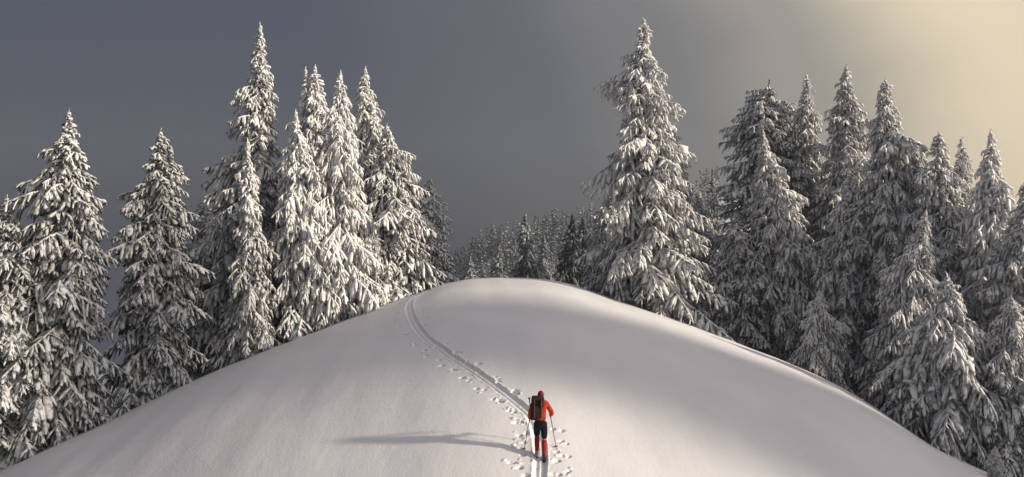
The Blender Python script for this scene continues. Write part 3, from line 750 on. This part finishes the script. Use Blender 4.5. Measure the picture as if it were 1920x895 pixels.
# gloves: palm and five curled fingers round the grip
GRIP = {}
for sgn, w, key in ((-1, Vector(J['wrL']), 'L'), (1, Vector(J['wrR']), 'R')):
    c = w + Vector((0, .07, -.01)); GRIP[key] = c
    g = chain('glove', [tuple(w - Vector((0, .03, -.005))) + (.042,), tuple(w + Vector((sgn * .01, .03, 0))) + (.040,), tuple(w + Vector((sgn * .022, .075, -.01))) + (.036,)], M_glove, person)
    for k in range(4):
        z = .030 - k * .022; r = .012 - .001 * k; ln = 1 - .08 * abs(k - 1)
        b = c + Vector((sgn * .028, .015, z))
        pts = [b, b + Vector((sgn * .002, .035 * ln, 0)), b + Vector((-sgn * .024 * ln, .050 * ln, -.002)), b + Vector((-sgn * .045 * ln, .030 * ln, -.003))]
        f = chain('finger', [tuple(p) + (r,) for p in pts], M_glove, g, 1)
    b = c + Vector((-sgn * .005, -.025, .03)); chain('thumb', [tuple(b) + (.015,), tuple(b + Vector((-sgn * .03, .02, .012))) + (.013,), tuple(b + Vector((-sgn * .028, .05, .006))) + (.011,)], M_glove, g, 1)

def box_mesh(name, lo, hi, m, bev=.03, taper=1.0):
    import bmesh
    bm = bmesh.new(); bmesh.ops.create_cube(bm, size=1)
    for v in bm.verts:
        f = taper if v.co.z > 0 else 1
        v.co = Vector(((lo[i] + hi[i]) / 2 + v.co[i] * (hi[i] - lo[i]) * (f if i < 2 else 1) for i in range(3)))
    bmesh.ops.bevel(bm, geom=bm.edges[:], offset=bev, segments=3, profile=.6, affect='EDGES')
    me = bpy.data.meshes.new(name); bm.to_mesh(me); bm.free(); me.materials.append(m)
    for p in me.polygons: p.use_smooth = True
    return me

# backpack: worn by the skier, a thing of its own
pack = empty('backpack'); pack.matrix_world = MW @ Matrix.Rotation(R(-9), 4, 'X') @ Matrix.Translation((-.065, .075, .02))
tag(pack, 'maroon touring backpack with olive straps worn by the ski tourer', 'backpack')
bodyp = obj('pack_body', box_mesh('pack_body', (-.20, -.31, .97), (.20, -.08, 1.54), M_pack, .06, .84), pack)
obj('lid', box_mesh('lid', (-.18, -.33, 1.47), (.18, -.06, 1.60), M_pack, .04, .85), pack)
obj('front_pocket', box_mesh('front_pocket', (-.13, -.365, 1.03), (.12, -.27, 1.34), M_pack, .03, .9), pack)
for x in (-.09, .09): obj('strap', box_mesh('strap', (x - .013, -.375, 1.02), (x + .013, -.29, 1.50), M_strap, .006), pack)
for s in (-1, 1):
    chain('shoulder_strap', [(s * .10 + .05, -.08, 1.45, .022), (s * .11 + .05, .02, 1.50, .022), (s * .12 + .05, .12, 1.42, .022), (s * .13 + .05, .13, 1.22, .02)], M_strap, pack)
obj('side_pocket', box_mesh('side_pocket', (.15, -.24, 1.03), (.20, -.12, 1.22), M_strap, .02), pack)
chain('shovel_handle', [(-.20, -.20, 1.15, .014), (-.205, -.20, 1.38, .014), (-.215, -.20, 1.50, .018), (-.245, -.20, 1.53, .028), (-.185, -.20, 1.54, .024)], M_black, pack)

def ground_local(x, y):
    p = MW @ Vector((x, y, 0)); z = float(terrain(p.x, p.y)); return (MW.inverted() @ Vector((p.x, p.y, z))).z
for key, tip in (('L', (-.43, .22)), ('R', (.44, .42))):
    g = GRIP[key]; b = Vector((tip[0], tip[1], ground_local(*tip) - .06)); dr = (g - b).normalized(); top = g + dr * .07
    pl = empty('ski_pole'); pl.matrix_world = MW @ Matrix.Translation(b)
    tag(pl, "metal ski pole held in the skier's left hand" if key == 'L' else "metal ski pole held in the skier's right hand", 'ski pole', "the skier's poles")
    q = lambda p: tuple(p - b)
    chain('shaft', [q(b) + (.010,), q(b + dr * .5) + (.012,), q(g - dr * .03) + (.014,)], M_metal, pl, 1)
    chain('grip', [q(g - dr * .09) + (.016,), q(g) + (.018,), q(top) + (.021,)], M_black, pl, 1)
    # basket: a ring with a hub
    import bmesh
    bm = bmesh.new(); n = 16; A = []
    zax = dr; xa = zax.orthogonal().normalized(); ya = zax.cross(xa); cb = dr * .09
    for i in range(n):
        a = 6.2832 * i / n; e = xa * math.cos(a) + ya * math.sin(a)
        A.append([bm.verts.new(cb + e * .008), bm.verts.new(cb + e * .045 + zax * .004), bm.verts.new(cb + e * .047 - zax * .004), bm.verts.new(cb + e * .008 - zax * .008)])
    for i in range(n):
        p, r2 = A[i], A[(i + 1) % n]
        for k in range(4): bm.faces.new((p[k], p[(k + 1) % 4], r2[(k + 1) % 4], r2[k]))
    me = bpy.data.meshes.new('basket'); bm.to_mesh(me); bm.free(); me.materials.append(M_black); obj('basket', me, pl)
# skis
for x0, yb, lab in ((-.09, .0, "left touring ski of the climbing skier, sunk in the track"), (.10, -.19, "right touring ski of the climbing skier, trailing in the track")):
    ys = np.linspace(-.45, 1.10, 24); V = []; 
    for y in ys:
        f = (y + .45) / 1.55
        w = .047 - .010 * math.sin(f * math.pi) ** 2; w *= 1 if f < .93 else math.sqrt(max(0, 1 - ((f - .93) / .072) ** 2)); w *= 1 if f > .03 else .8
        lift = .45 * max(0, f - .90) ** 1.5 * 3
        z = math.tan(SLOPE) * (y + yb) + lift - .015
        V += [(x0 - w, y + yb, z), (x0 + w, y + yb, z), (x0 + w, y + yb, z + .014), (x0 - w, y + yb, z + .014)]
    F = []
    for i in range(len(ys) - 1):
        for k in range(4): F.append((i * 4 + k, i * 4 + (k + 1) % 4, (i + 1) * 4 + (k + 1) % 4, (i + 1) * 4 + k))
    F += [(0, 1, 2, 3), tuple(len(V) - 4 + k for k in (3, 2, 1, 0))]
    s = obj('ski', mesh_np('ski', np.array(V), np.array(F), [M_ski], smooth=False)); s.matrix_world = MW
    tag(s, lab, 'ski', "the skier's skis")
    bz = math.tan(SLOPE) * yb + .0
    bnd = obj('binding', box_mesh('binding', (x0 - .035, yb - .02, bz - .01), (x0 + .035, yb + .22, bz + .05), M_black, .01), s)

# ------------------------------------------------------------------ haze
if HAZE_DENSITY > 0:
    import bmesh
    bm = bmesh.new(); bmesh.ops.create_cube(bm, size=1)
    lo = (-GX - 15, -75, -125); hi = (GX + 15, GX + 15, 60)
    for v in bm.verts: v.co = Vector(((lo[i] + hi[i]) / 2 + v.co[i] * (hi[i] - lo[i]) for i in range(3)))
    me = bpy.data.meshes.new('haze'); bm.to_mesh(me); bm.free()
    m = bpy.data.materials.new('haze'); m.use_nodes = True; n = m.node_tree.nodes; n.clear()
    o_ = n.new('ShaderNodeOutputMaterial'); pv = n.new('ShaderNodeVolumePrincipled')
    pv.inputs['Density'].default_value = HAZE_DENSITY; pv.inputs['Color'].default_value = (.74, .81, .93, 1); pv.inputs['Anisotropy'].default_value = .3
    m.node_tree.links.new(pv.outputs[0], o_.inputs['Volume']); me.materials.append(m)
    tag(obj('haze', me), 'thin cold mist', kind='stuff')
